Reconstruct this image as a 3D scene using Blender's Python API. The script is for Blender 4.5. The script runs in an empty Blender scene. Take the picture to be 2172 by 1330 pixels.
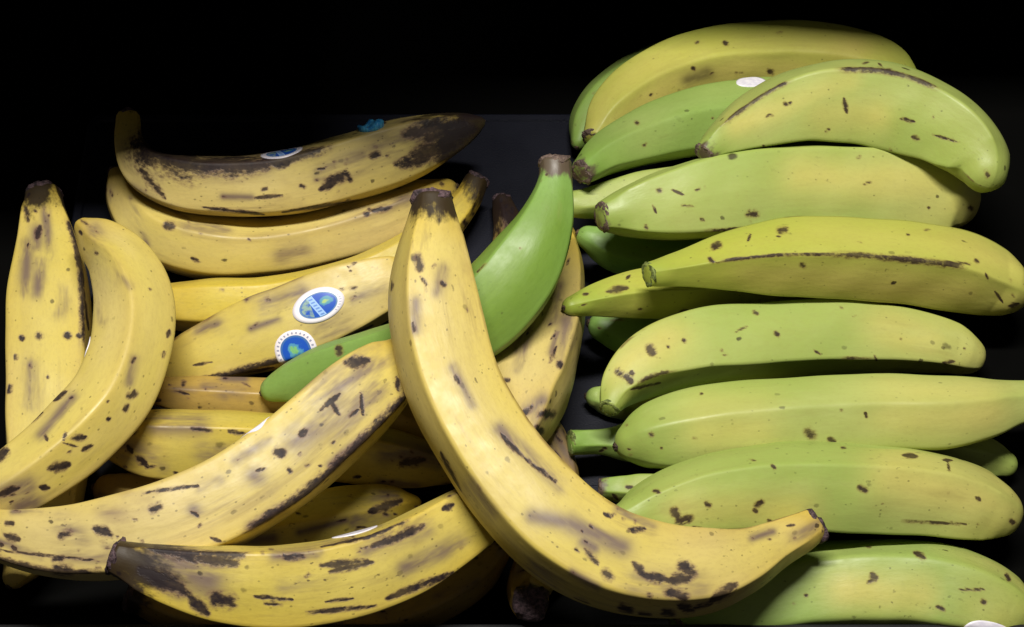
import bpy, math, random
import numpy as np
from mathutils import Vector

# ------------------------------------------------------------------ camera, light, exposure
scene = bpy.context.scene
C = scene.collection
PW, PH = 2172.0, 1330.0                     # photograph size the outlines were measured on
TILT = math.radians(34.0)                   # camera leans this much off straight down
DIST, LENS = 1.20, 63.5
FPX = PW * LENS / 36.0
CAM = np.array([0.0, -DIST * math.sin(TILT), DIST * math.cos(TILT) + 0.03])
cam_d = bpy.data.cameras.new('camera'); cam_d.lens = LENS; cam_d.clip_start = 0.01; cam_d.clip_end = 50
cam = bpy.data.objects.new('camera', cam_d); C.objects.link(cam)
cam.location = CAM; cam.rotation_euler = (TILT, 0, 0); scene.camera = cam
AX_R = np.array([1.0, 0, 0]); AX_U = np.array([0, math.cos(TILT), math.sin(TILT)])
AX_B = np.array([0, -math.sin(TILT), math.cos(TILT)])      # from scene towards camera

world = bpy.data.worlds.new('World'); scene.world = world; world.use_nodes = True
bg = world.node_tree.nodes['Background']
bg.inputs['Color'].default_value = (1.0, 0.93, 0.82, 1); bg.inputs['Strength'].default_value = 0.05

def tube_lamp(loc, sx, sy, power, col):
    l = bpy.data.lights.new('ceiling_tube', 'AREA'); l.shape = 'RECTANGLE'; l.size = sx; l.size_y = sy
    l.energy = power; l.color = col
    o = bpy.data.objects.new('ceiling_tube', l); C.objects.link(o); o.location = loc
    d = Vector((0.0, 0.0, 0.0)) - Vector(loc); o.rotation_euler = d.to_track_quat('-Z', 'Y').to_euler()
    o.rotation_euler.z = 0
    return o
LAMP = (-0.04, 0.0, 1.75)
tube_lamp(LAMP, 0.75, 0.11, 42.0, (1.0, 0.965, 0.89))

vs = scene.view_settings
vs.view_transform = 'Standard'; vs.look = 'None'; vs.gamma = 1; vs.exposure = 0.0
vs.use_curve_mapping = False
scene.render.engine = 'CYCLES'

rnd = np.random.RandomState(7)

# ------------------------------------------------------------------ helpers
def ray(px, py):
    """direction through a photograph pixel, scaled to unit depth"""
    return ((px - PW / 2) / FPX)[..., None] * AX_R - ((py - PH / 2) / FPX)[..., None] * AX_U - AX_B
def at(px, py, z):
    d = ray(np.array([float(px)]), np.array([float(py)]))[0]
    t = (z - CAM[2]) / d[2]
    return CAM + d * t
def project(P):
    v = P - CAM
    dep = -(v @ AX_B)
    return PW / 2 + (v @ AX_R) / dep * FPX, PH / 2 - (v @ AX_U) / dep * FPX

def srgb(r, g, b):
    f = lambda c: c / 12.92 if c <= 0.04045 else ((c + 0.055) / 1.055) ** 2.4
    return (f(r / 255), f(g / 255), f(b / 255), 1.0)

class NT:
    def __init__(s, name):
        s.m = bpy.data.materials.new(name); s.m.use_nodes = True
        s.t = s.m.node_tree; s.b = s.t.nodes['Principled BSDF']
    def n(s, typ, **kw):
        x = s.t.nodes.new(typ)
        for k, v in kw.items(): setattr(x, k, v)
        return x
    def put(s, node, sock, v):
        i = node.inputs[sock]
        if isinstance(v, bpy.types.NodeSocket): s.t.links.new(v, i)
        else: i.default_value = v
    def attr(s, name, out='Fac'):
        a = s.n('ShaderNodeAttribute'); a.attribute_name = name; return a.outputs[out]
    def math(s, op, a, b=0.0, clamp=False):
        m = s.n('ShaderNodeMath', operation=op); m.use_clamp = clamp
        s.put(m, 0, a); s.put(m, 1, b); return m.outputs[0]
    def mix(s, f, a, b, blend='MIX'):
        m = s.n('ShaderNodeMix', data_type='RGBA'); m.blend_type = blend
        s.put(m, 0, f); s.put(m, 6, a); s.put(m, 7, b); return m.outputs[2]
    def noise(s, vec, scale, detail=3.0, rough=0.55, sc=None, dist=0.0):
        if sc:
            mp = s.n('ShaderNodeMapping'); s.put(mp, 0, vec); mp.inputs['Scale'].default_value = sc; vec = mp.outputs[0]
        x = s.n('ShaderNodeTexNoise'); s.put(x, 'Vector', vec)
        s.put(x, 'Scale', scale); s.put(x, 'Detail', detail); s.put(x, 'Roughness', rough); s.put(x, 'Distortion', dist)
        return x.outputs['Fac']
    def vor(s, vec, scale, sc=None):
        if sc:
            mp = s.n('ShaderNodeMapping'); s.put(mp, 0, vec); mp.inputs['Scale'].default_value = sc; vec = mp.outputs[0]
        x = s.n('ShaderNodeTexVoronoi'); s.put(x, 'Vector', vec); s.put(x, 'Scale', scale)
        sep = s.n('ShaderNodeSeparateColor'); s.put(sep, 0, x.outputs['Color'])
        return x.outputs['Distance'], sep.outputs[0], sep.outputs[1]
    def ramp(s, v, a, b, lo=0.0, hi=1.0):
        r = s.n('ShaderNodeMapRange'); r.interpolation_type = 'SMOOTHSTEP'
        s.put(r, 0, v); s.put(r, 1, a); s.put(r, 2, b); s.put(r, 3, lo); s.put(r, 4, hi); return r.outputs[0]

PAL = {   # main peel, second tone, tone of the ends and ridges, bruise tone
    'yellow': (srgb(205, 187, 94), srgb(203, 184, 116), srgb(198, 168, 60), srgb(134, 108, 80)),
    'gold':   (srgb(204, 184, 68), srgb(202, 184, 92), srgb(196, 160, 40), srgb(112, 86, 60)),
    'dim_ochre':  (srgb(182, 152, 74), srgb(176, 152, 88), srgb(150, 118, 48), srgb(92, 68, 48)),  # dim peel class: shade on half-hidden fruit put into the colour
    'turning': (srgb(172, 178, 70), srgb(184, 182, 86), srgb(140, 162, 58), srgb(150, 122, 76)),
    'lime':   (srgb(156, 174, 88), srgb(176, 185, 106), srgb(138, 160, 72), srgb(148, 138, 82)),
    'green':  (srgb(134, 162, 78), srgb(156, 176, 96), srgb(116, 152, 60), srgb(112, 120, 64)),
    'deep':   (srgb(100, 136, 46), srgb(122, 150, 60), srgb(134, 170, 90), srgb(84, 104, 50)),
}
def peel_material(name, pal, speck, seed, flow=0.5):
    a, b, c, d = PAL[pal]
    k = NT(name); co = k.attr('flat', 'Vector')
    ripe = pal in ('yellow', 'gold', 'dim_ochre')
    dark = srgb(28, 16, 21) if ripe else srgb(48, 33, 26)
    big = k.noise(co, 9.0, 2.0, sc=(0.6, 1, 1))
    col = k.mix(k.ramp(big, 0.36, 0.66), a, b)
    # ends and ridges keep another tone
    col = k.mix(k.math('MULTIPLY', k.attr('ends'), k.ramp(k.noise(co, 22.0), 0.2, 0.7, 0.45, 1.0)), col, c)
    if not ripe:
        col = k.mix(k.math('MULTIPLY', k.attr('warm'), k.ramp(k.noise(co, 16.0, 3.0, sc=(0.5, 1, 1)), 0.25, 0.65, 0.5, 1.0)), col, srgb(212, 194, 108))
    rid = k.attr('ridge')
    col = k.mix(k.math('MULTIPLY', rid, 0.35), col, c)
    # lengthwise fibres in the skin
    fib = k.noise(co, 60.0, 4.0, 0.6, sc=(0.10, 1, 1))
    col = k.mix(k.ramp(fib, 0.35, 0.75, 0.0, 0.16 if ripe else 0.14), col, d)
    pale = k.noise(co, 40.0, 3.0, 0.6, sc=(0.25, 1, 1))
    col = k.mix(k.ramp(pale, 0.50, 0.8, 0.0, 0.30), col, (min(1, b[0] * 1.15), min(1, b[1] * 1.13), b[2] * 1.35, 1))
    # fine mottling, pores and lengthwise grime
    mot = k.noise(co, 520.0, 3.0, 0.7, sc=(0.5, 1, 1))
    col = k.mix(k.ramp(mot, 0.42, 0.75, 0.0, 0.14), col, d)
    where = k.ramp(k.noise(co, 13.0, 2.0, sc=(0.7, 1, 1)), 0.44, 0.66)
    str_ = k.ramp(k.noise(co, 95.0, 4.0, 0.65, sc=(0.07, 1, 1)), 0.52, 0.70)
    col = k.mix(k.math('MULTIPLY', k.math('MULTIPLY', str_, where), 0.55 * min(1.0, 0.35 + flow) if ripe else 0.22), col, srgb(108, 82, 66) if ripe else srgb(140, 124, 70))
    pep = k.ramp(k.noise(co, 330.0, 2.0, 0.5, sc=(0.6, 1, 1)), 0.66, 0.74)
    col = k.mix(k.math('MULTIPLY', k.math('MULTIPLY', pep, k.ramp(k.noise(co, 20.0, 2.0), 0.48, 0.68)), min(0.75, 0.25 + speck)), col, dark)
    # soft grey bruises
    sm = k.math('MULTIPLY', k.attr('smudge'), k.ramp(k.noise(co, 55.0, 4.0, 0.65, sc=(0.22, 1, 1)), 0.34, 0.60))
    col = k.mix(k.math('MULTIPLY', sm, 1.0, True), col, srgb(116, 98, 84) if ripe else srgb(120, 110, 62))
    if ripe:
        cloud = k.noise(co, 30.0, 4.0, 0.6, sc=(0.45, 1, 1))
        col = k.mix(k.ramp(cloud, 0.60, 0.78, 0.0, flow), col, d)
    # worn brown line on the ridges
    rn = k.noise(co, 34.0, 4.0, 0.7, sc=(0.35, 1, 1))
    rl = k.math('MULTIPLY', k.ramp(rid, 0.80, 0.985), k.ramp(rn, 0.46 if ripe else 0.56, 0.64))
    col = k.mix(k.math('MULTIPLY', rl, 0.8), col, srgb(96, 62, 46))
    # specks of two sizes
    for sc, rad, dens, amt in ((170.0, 0.30, speck * 0.16, 0.8), (70.0, 0.22, speck * 0.035, 0.85), (420.0, 0.30, speck * 0.30, 0.5)):
        dst, r1, r2 = k.vor(co, sc, sc=(0.72, 1, 1))
        wob = k.noise(co, sc * 2.2, 2.0)
        dd = k.math('ADD', dst, k.math('MULTIPLY', k.math('SUBTRACT', wob, 0.5), 0.30))
        dot = k.math('MULTIPLY', k.ramp(dd, rad, rad * 0.55), k.math('LESS_THAN', r1, dens))
        dot = k.math('MULTIPLY', dot, k.ramp(r2, 0, 1, 0.35, 1.0))
        col = k.mix(k.math('MULTIPLY', dot, amt), col, dark)
    # the dark spots and scars, plus shade painted on the top back fruit
    mk = k.attr('mark')
    mn = k.noise(co, 190.0, 4.0, 0.65, sc=(0.5, 1, 1))
    mf = k.noise(co, 520.0, 3.0, 0.6, sc=(0.6, 1, 1))
    wob = k.math('ADD', k.math('MULTIPLY', k.math('SUBTRACT', mn, 0.5), 1.3), k.math('MULTIPLY', k.math('SUBTRACT', mf, 0.5), 0.9))
    mv = k.math('ADD', mk, k.math('MULTIPLY', wob, k.ramp(mk, 0.05, 0.45)))
    halo = k.ramp(mv, 0.08, 0.60, 0.0, 0.6)
    core = k.math('MULTIPLY', k.ramp(mv, 0.38, 0.80), k.ramp(k.noise(co, 45.0, 2.0), 0.35, 0.55, 0.86, 1.0))
    col = k.mix(halo, col, srgb(112, 82, 72) if ripe else srgb(128, 104, 60))
    col = k.mix(k.math('MULTIPLY', core, k.ramp(k.noise(co, 400.0, 2.0), 0.3, 0.7, 0.9, 1.0)), col, dark)
    # blackened ends: rot, and shade painted on the dim stem
    ek = k.attr('rot')
    ev = k.math('ADD', ek, k.math('MULTIPLY', k.math('SUBTRACT', k.noise(co, 75.0, 5.0, 0.65, sc=(0.45, 1, 1)), 0.5), 1.15))
    col = k.mix(k.ramp(ev, 0.42, 0.66, 0, 0.95), col, srgb(30, 20, 23) if ripe else srgb(84, 66, 58))
    k.put(k.b, 'Base Color', col)
    rough = k.ramp(k.noise(co, 80.0, 3.0), 0.3, 0.7, 0.40, 0.54)
    k.put(k.b, 'Roughness', k.math('ADD', rough, k.math('MULTIPLY', core, 0.14)))
    k.put(k.b, 'Specular IOR Level', 0.42)
    h = k.math('ADD', k.math('MULTIPLY', k.noise(co, 26.0, 3.0, 0.5, sc=(0.3, 1, 1)), 1.0), k.math('MULTIPLY', k.noise(co, 240.0, 3.0, 0.6, sc=(0.3, 1, 1)), 0.14))
    h = k.math('SUBTRACT', h, k.math('MULTIPLY', core, 0.12))
    bp = k.n('ShaderNodeBump'); k.put(bp, 'Strength', 0.5); k.put(bp, 'Distance', 0.0025); k.put(bp, 'Height', h)
    k.put(k.b, 'Normal', bp.outputs[0])
    return k.m

def stub_material(name, c1, c2):
    k = NT(name); tc = k.n('ShaderNodeTexCoord').outputs['Object']
    nz = k.noise(tc, 380.0, 5.0, 0.7)
    k.put(k.b, 'Base Color', k.mix(k.ramp(nz, 0.35, 0.7), c1, c2))
    k.put(k.b, 'Roughness', 0.62); k.put(k.b, 'Specular IOR Level', 0.5)
    bp = k.n('ShaderNodeBump'); k.put(bp, 'Strength', 0.9); k.put(bp, 'Distance', 0.002); k.put(bp, 'Height', nz); k.put(k.b, 'Normal', bp.outputs[0])
    return k.m
M_STUB = stub_material('dried_stem', srgb(34, 22, 26), srgb(112, 88, 94))
M_STUBG = stub_material('dried_stem_green', srgb(70, 54, 50), srgb(132, 112, 98))
M_FRESH = stub_material('fresh_cut_stem', srgb(84, 96, 44), srgb(148, 160, 84))
M_NUB = stub_material('dry_blossom_end', srgb(40, 28, 24), srgb(104, 82, 58))

def sticker_material(name, style):
    k = NT(name)
    uv = k.n('ShaderNodeUVMap').outputs[0]
    sep = k.n('ShaderNodeSeparateXYZ'); k.put(sep, 0, uv); x, y = sep.outputs[0], sep.outputs[1]
    x = k.math('MULTIPLY', k.math('SUBTRACT', x, 0.5), 2.0); y = k.math('MULTIPLY', k.math('SUBTRACT', y, 0.5), 2.0)
    r = k.math('SQRT', k.math('ADD', k.math('MULTIPLY', x, x), k.math('MULTIPLY', y, y)))
    white, blue = srgb(236, 230, 240), srgb(30, 84, 190)
    if style == 'oval':
        col = k.mix(k.math('LESS_THAN', r, 0.74), white, srgb(96, 134, 178))
        col = k.mix(k.math('LESS_THAN', r, 0.68), col, blue)
        band = k.math('ABSOLUTE', k.math('ADD', k.math('ADD', x, 0.10), k.math('MULTIPLY', y, 0.22)))
        inb = k.math('MULTIPLY', k.math('LESS_THAN', band, 0.13), k.math('LESS_THAN', r, 0.68))
        col = k.mix(inb, col, srgb(160, 196, 246))
        dash = k.math('MULTIPLY', k.math('GREATER_THAN', k.math('SINE', k.math('MULTIPLY', y, 30.0)), 0.1), k.math('LESS_THAN', band, 0.075))
        col = k.mix(k.math('MULTIPLY', k.math('MULTIPLY', dash, inb), 0.7), col, srgb(66, 112, 200))
        an = k.math('ARCTAN2', y, x)
        tk = k.math('MULTIPLY', k.math('MULTIPLY', k.math('GREATER_THAN', r, 0.80), k.math('LESS_THAN', r, 0.89)), k.math('GREATER_THAN', k.math('SINE', k.math('MULTIPLY', an, 34.0)), 0.3))
        tk = k.math('MULTIPLY', tk, k.math('LESS_THAN', k.math('ABSOLUTE', an), 0.9))
        col = k.mix(k.math('MULTIPLY', tk, 0.6), col, srgb(120, 124, 160))
        low = k.math('MULTIPLY', k.math('LESS_THAN', x, -0.28), k.math('LESS_THAN', r, 0.66))
        grain = k.noise(uv, 9.0, 2.0)
        col = k.mix(k.math('MULTIPLY', low, k.ramp(grain, 0.3, 0.6)), col, srgb(140, 170, 160))
        bl = k.math('SQRT', k.math('ADD', k.math('POWER', k.math('SUBTRACT', x, 0.30), 2.0), k.math('POWER', k.math('SUBTRACT', y, 0.10), 2.0)))
        bl = k.math('ADD', bl, k.math('MULTIPLY', k.math('SUBTRACT', k.noise(uv, 7.0, 3.0), 0.5), 0.4))
        col = k.mix(k.ramp(bl, 0.30, 0.20, 0, 0.8), col, srgb(90, 160, 170))
        col = k.mix(k.ramp(bl, 0.15, 0.06, 0, 0.9), col, srgb(170, 200, 110))
    elif style == 'round':
        col = k.mix(k.math('LESS_THAN', r, 0.72), white, srgb(70, 112, 176))
        col = k.mix(k.math('LESS_THAN', r, 0.62), col, blue)
        at_ = k.math('ARCTAN2', y, x)
        ring = k.math('MULTIPLY', k.math('GREATER_THAN', r, 0.78), k.math('LESS_THAN', r, 0.90))
        tick = k.math('GREATER_THAN', k.math('SINE', k.math('MULTIPLY', at_, 26.0)), 0.35)
        col = k.mix(k.math('MULTIPLY', k.math('MULTIPLY', ring, tick), 0.75), col, srgb(110, 114, 150))
        bl = k.math('ADD', r, k.math('MULTIPLY', k.math('SUBTRACT', k.noise(uv, 6.0, 3.0), 0.5), 0.7))
        col = k.mix(k.ramp(bl, 0.36, 0.26, 0, 0.8), col, srgb(90, 160, 190))
        col = k.mix(k.ramp(bl, 0.2, 0.1, 0, 0.9), col, srgb(130, 190, 110))
    elif style == 'blue':
        col = k.mix(k.ramp(k.noise(uv, 6.0, 3.0), 0.4, 0.65), srgb(44, 124, 190), srgb(84, 176, 224))
    else:
        col = k.mix(k.ramp(k.noise(uv, 6.0, 3.0), 0.3, 0.7), srgb(238, 234, 242), srgb(214, 210, 226))
    k.put(k.b, 'Base Color', col); k.put(k.b, 'Roughness', 0.33)
    return k.m
M_ST = {s: sticker_material('sticker_' + s, s) for s in ('oval', 'round', 'blue', 'white')}

# ------------------------------------------------------------------ the display the fruit lies in
def black_plastic(name, col, rough, spec=0.4):
    k = NT(name); tc = k.n('ShaderNodeTexCoord').outputs['Object']
    nz = k.noise(tc, 34.0, 4.0)
    base = k.mix(nz, tuple(c * 0.6 for c in col[:3]) + (1,), col)
    d, r1, r2 = k.vor(tc, 26.0)
    lint = k.math('MULTIPLY', k.ramp(d, 0.055, 0.03), k.math('LESS_THAN', r1, 0.05))
    base = k.mix(k.math('MULTIPLY', lint, 0.5), base, srgb(120, 116, 110))
    k.put(k.b, 'Base Color', base)
    k.put(k.b, 'Roughness', k.ramp(nz, 0.3, 0.7, rough, rough + 0.12)); k.put(k.b, 'Specular IOR Level', spec)
    bp = k.n('ShaderNodeBump'); k.put(bp, 'Strength', 0.25); k.put(bp, 'Distance', 0.001); k.put(bp, 'Height', k.noise(tc, 900.0, 2.0)); k.put(k.b, 'Normal', bp.outputs[0])
    return k.m
M_BIN = black_plastic('black_bin_plastic', (0.0016, 0.0016, 0.0014, 1), 0.7, 0.04)
M_TRAY = black_plastic('black_tray_plastic', (0.006, 0.007, 0.015, 1), 0.5, 0.2)
M_RIM = black_plastic('grey_bin_lip', (0.02, 0.02, 0.022, 1), 0.5, 0.2)

import bmesh
def mesh_obj(name, bm, mat, parent=None):
    me = bpy.data.meshes.new(name); bm.to_mesh(me); bm.free(); me.materials.append(mat)
    o = bpy.data.objects.new(name, me); C.objects.link(o); o.parent = parent
    return o
def box(bm, lo, hi, bev=0.0):
    r = bmesh.ops.create_cube(bm, size=1.0)
    for v in r['verts']:
        v.co = Vector([(lo[i] + hi[i]) / 2 + v.co[i] * (hi[i] - lo[i]) for i in range(3)])
    if bev:
        es = list({e for v in r['verts'] for e in v.link_edges})
        bmesh.ops.bevel(bm, geom=es, offset=bev, segments=3, profile=0.5, affect='EDGES')
ZB = -0.008                                    # bin floor; the tray's top is z = 0
FRONT = at(1000, 1321, 0.035)[1]
BACK = 0.46
bm = bmesh.new(); box(bm, (-0.75, FRONT - 0.02, ZB - 0.02), (0.75, BACK, ZB))
o = mesh_obj('bin_floor', bm, M_BIN); o['kind'] = 'structure'
bm = bmesh.new(); box(bm, (-3, -3, ZB - 0.52), (3, 3, ZB - 0.50))
o = mesh_obj('ground', bm, M_RIM); o['kind'] = 'structure'
bm = bmesh.new(); box(bm, (-0.75, BACK, ZB - 0.02), (0.75, BACK + 0.02, 0.90))
o = mesh_obj('back_wall', bm, M_BIN); o['kind'] = 'structure'
bm = bmesh.new(); box(bm, (-0.75, FRONT - 0.021, ZB), (0.75, FRONT, 0.035), 0.003)
o = mesh_obj('bin_front_lip', bm, M_RIM); o['kind'] = 'structure'
for x0, x1, yb, zb, zs in ((-0.75, -0.01, 0.090, 0.07, 0.50), (-0.006, 0.75, 0.216, 0.055, 0.45)):      # unseen shelf slabs; the longer left one is added to shade the back fruit
    ys = yb + (LAMP[1] - yb) * (zs - zb) / (LAMP[2] - zb)
    bm = bmesh.new(); box(bm, (x0, ys, zs), (x1, BACK - 0.002, zs + 0.02), 0.003)
    o = mesh_obj('shade_shelf', bm, M_BIN); o['kind'] = 'structure'

# tray: flat panel with rounded corners
TL = at(190, 243, 0.0); TRX = at(1420, 252, 0.0)[0]; TBY = -0.12
def rounded_panel(x0, y0, x1, y1, z0, z1, rad, lip):
    bm = bmesh.new(); loops = []
    def ring(ins, z):
        pts = []
        for cx, cy, a0 in ((x1 - rad, y1 - rad, 0), (x0 + rad, y1 - rad, 90), (x0 + rad, y0 + rad, 180), (x1 - rad, y0 + rad, 270)):
            for i in range(9):
                a = math.radians(a0 + i * 90 / 8)
                pts.append(bm.verts.new((cx + (rad - ins) * math.cos(a), cy + (rad - ins) * math.sin(a), z)))
        return pts
    for ins, z in ((0, z0), (0, z1 - 0.0015), (0.0005, z1 - 0.0004), (0.0016, z1), (lip, z1), (lip + 0.0012, z1 - 0.0012), (lip + 0.003, z1 - 0.0012)):
        loops.append(ring(ins, z))
    for a, b in zip(loops, loops[1:]):
        for i in range(len(a)):
            j = (i + 1) % len(a); bm.faces.new((a[i], a[j], b[j], b[i]))
    bm.faces.new(loops[-1]); bm.faces.new(list(reversed(loops[0])))
    return bm
tray = mesh_obj('display_tray', rounded_panel(TL[0], TBY, TRX, TL[1], ZB, 0.0012, 0.012, 0.006), M_TRAY)
tray['label'] = 'flat black plastic tray with rounded corner under the yellow plantains'; tray['category'] = 'tray'
def floor_z(x, y):
    return np.where((x > TL[0] + 0.004) & (x < TRX - 0.004) & (y < TL[1]), 0.0, ZB)

# ------------------------------------------------------------------ plantains
class F:   # one fruit: outline measured as centre line x, y and half width (photograph pixels), lowest fruit first
    def __init__(s, key, pal, pts, ends=('cut', 'nub'), ridge=0.3, facets=5, edge=0.75, bend=0.0, speck=0.5, rot=(0.0, 0.0),
                 rotlen=(70, 50), label='', marks=(), smudges=(), stickers=(), res=1.0, group='ripe yellow plantains', dz=0.0, flow=0.5, stub=None, warm=0.75, warms=(), lift=0.0, scars=(), endlen=110):
        s.__dict__.update({k: v for k, v in locals().items() if k != 's'})
FR = []
def fruit(*a, **k): FR.append(F(*a, **k))
YG, GG = 'ripe yellow plantains heaped on the tray', 'green plantains stacked beside the yellow ones'

# ---- yellow heap -----------------------------------------------------------------------------
fruit('upright left', 'yellow', [(92, 414, 38), (95, 452, 45), (103, 520, 62), (106, 620, 84), (106, 740, 90), (104, 860, 88), (102, 980, 84), (88, 1090, 74), (54, 1185, 50), (26, 1232, 24)], facets=4, ridge=-.62, edge=1.0, scars=[(.1, .5, 5)], group=YG,
      speck=.35, flow=.3, rot=(.75, 0), rotlen=(95, 50), label='upright plantain with brown stem beside the strongly curved yellow one', dz=0,
      marks=[(82, 712, 84, 713, 7), (142, 712, 144, 713, 7), (45, 716, 47, 718, 5), (33, 755, 34, 760, 4), (168, 712, 170, 714, 5), (155, 520, 175, 590, 4), (175, 600, 188, 700, 3), (85, 480, 78, 505, 7), (55, 440, 60, 470, 5), (20, 820, 20, 830, 5)],
      smudges=[(85, 560, 80, 620, 16), (130, 620, 130, 660, 16), (80, 490, 75, 520, 14)])
fruit('dim stem', 'dim_ochre', [(1064, 425, 20), (1072, 455, 27), (1082, 495, 36), (1090, 560, 50), (1090, 650, 55), (1060, 730, 40)], ridge=0.1, rot=(.95, 0), rotlen=(120, 50), speck=.8, group=YG,  # strong end darkening here stands in for shade on the stem
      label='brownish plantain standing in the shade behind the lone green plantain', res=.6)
fruit('low left', 'dim_ochre', [(225, 1040, 36), (280, 1052, 52), (400, 1075, 60), (540, 1085, 58), (650, 1060, 30)], ends=('nub', 'nub'), group=YG, speck=.9,
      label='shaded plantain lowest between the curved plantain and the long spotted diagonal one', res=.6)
fruit('low front', 'dim_ochre', [(285, 1262, 34), (400, 1300, 52), (560, 1325, 60), (740, 1322, 62), (900, 1275, 58), (1010, 1215, 46), (1060, 1170, 25)], group=YG, rot=(.8, .5), speck=.9,
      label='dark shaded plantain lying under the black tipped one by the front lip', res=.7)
fruit('stub front', 'dim_ochre', [(1126, 1278, 38), (1122, 1262, 42), (1132, 1222, 52), (1170, 1165, 56), (1205, 1120, 30)], group=YG, lift=.035, rot=(.55, 0), rotlen=(40, 40), speck=.7,
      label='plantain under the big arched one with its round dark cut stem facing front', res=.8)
fruit('second back', 'yellow', [(250, 366, 20), (262, 420, 40), (320, 485, 62), (430, 522, 72), (560, 528, 66), (700, 503, 66), (820, 465, 66), (905, 428, 50), (955, 402, 26)], ridge=-.35, group=YG,
      speck=.25, flow=.25, rot=(.2, .35), label='smooth plain yellow plantain just below the dark one with blue tape', bend=-.004,
      marks=[(355, 478, 362, 479, 8), (790, 447, 830, 440, 7), (775, 455, 780, 453, 5)], smudges=[(600, 545, 640, 535, 20), (760, 440, 860, 420, 22), (380, 450, 400, 470, 18)])
fruit('top back', 'yellow', [(272, 250, 25), (274, 302, 31), (304, 356, 46), (385, 388, 60), (500, 396, 64), (620, 386, 69), (740, 356, 71), (850, 320, 68), (940, 288, 50), (1000, 266, 28), (1022, 258, 12)],
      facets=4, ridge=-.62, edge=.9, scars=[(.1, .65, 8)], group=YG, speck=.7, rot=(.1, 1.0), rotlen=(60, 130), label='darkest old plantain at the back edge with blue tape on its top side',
      marks=[(310, 318, 400, 345, 36), (400, 345, 560, 350, 26), (560, 338, 680, 318, 9), (900, 275, 985, 262, 16), (860, 350, 940, 320, 12), (790, 330, 800, 328, 7), (540, 420, 600, 415, 4), (680, 400, 712, 385, 9), (400, 355, 470, 345, 14), (930, 300, 1000, 275, 20), (300, 360, 340, 410, 9), (330, 395, 350, 420, 6), (700, 385, 722, 375, 11), (575, 345, 610, 348, 10), (735, 370, 742, 380, 6),  # broad top edge marks: bruise plus shelf shade put into the colour
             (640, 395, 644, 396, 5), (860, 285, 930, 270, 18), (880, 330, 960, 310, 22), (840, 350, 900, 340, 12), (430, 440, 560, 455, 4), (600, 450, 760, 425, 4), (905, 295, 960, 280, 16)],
      smudges=[(450, 350, 560, 340, 25), (820, 320, 900, 300, 40)], stickers=[(597, 322, 48, 34, -8, 'oval', -66), (782, 266, 28, 26, -10, 'blue', -62)])
fruit('behind pair', 'gold', [(330, 648, 46), (440, 648, 58), (560, 640, 54), (690, 612, 50), (800, 575, 50), (880, 530, 46), (950, 470, 38), (992, 420, 30), (1010, 384, 26)], ends=('nub', 'cut'), ridge=.5,
      group=YG, speck=.25, flow=.2, rot=(0, .72), rotlen=(40, 80), label='golden plantain with its pale cut stem poking up behind the big arched stem', marks=[(985, 470, 990, 480, 6), (1005, 455, 1008, 460, 4)])
fruit('stickered', 'yellow', [(335, 798, 30), (400, 772, 58), (510, 730, 76), (640, 684, 84), (760, 634, 76), (840, 600, 58), (885, 578, 40)], ends=('nub', 'nub'), facets=4, ridge=.62, edge=.95, scars=[(.05, .55, 7)], group=YG,
      speck=.2, flow=.25, label='yellow plantain wearing two blue and white oval fruit stickers', marks=[(410, 775, 450, 768, 3), (700, 735, 790, 690, 4), (430, 800, 580, 780, 5), (400, 812, 470, 800, 5)],
      smudges=[(690, 700, 720, 690, 25), (560, 650, 640, 620, 16), (420, 700, 460, 690, 14)], stickers=[(675, 648, 57, 36, -22, 'oval'), (628, 744, 42, 40, -15, 'round')])
fruit('strip', 'dim_ochre', [(320, 830, 28), (430, 842, 42), (580, 852, 48), (720, 862, 52), (860, 900, 48), (930, 930, 25)], ends=('nub', 'nub'), group=YG, speck=.4, ridge=-.3, res=.7,
      label='dull plantain strip showing below the stickered plantain and the lone green tip')
fruit('banded', 'gold', [(238, 930, 45), (300, 940, 68), (400, 945, 76), (520, 948, 74), (660, 955, 66), (790, 968, 64), (890, 985, 52), (955, 1000, 28)], ends=('nub', 'nub'), facets=4, ridge=-.45, edge=.95, group=YG, speck=.5, rot=(.4, .5),
      label='golden plantain with dark smears crossing behind the long spotted diagonal one',
      marks=[(405, 908, 450, 915, 5), (485, 915, 520, 920, 5), (290, 970, 310, 985, 8), (850, 985, 900, 975, 10), (270, 945, 280, 960, 6), (585, 885, 600, 884, 6)], smudges=[(330, 900, 420, 900, 22), (430, 960, 480, 970, 18), (270, 950, 310, 970, 26), (820, 960, 920, 960, 25)])
fruit('shadow tip', 'gold', [(884, 1066, 16), (845, 1076, 44), (765, 1092, 62), (650, 1115, 66), (500, 1135, 60), (380, 1140, 35)], ends=('nub', 'nub'), ridge=.1, group=YG, speck=.4, label='shaded golden plantain tip between the diagonal and the black tipped plantain',
      marks=[(785, 1085, 850, 1062, 9)], smudges=[(760, 1100, 800, 1090, 20)])
fruit('tucked', 'dim_ochre', [(1040, 830, 30), (1090, 880, 55), (1140, 930, 62), (1180, 985, 46), (1205, 1030, 26), (1215, 1060, 12)], ends=('nub', 'nub'), ridge=.2, group=YG, speck=.7, res=.7, marks=[(1178, 955, 1196, 995, 4)],
      label='small showing plantain tip tucked behind the big arched plantain and stubby stem')
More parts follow.
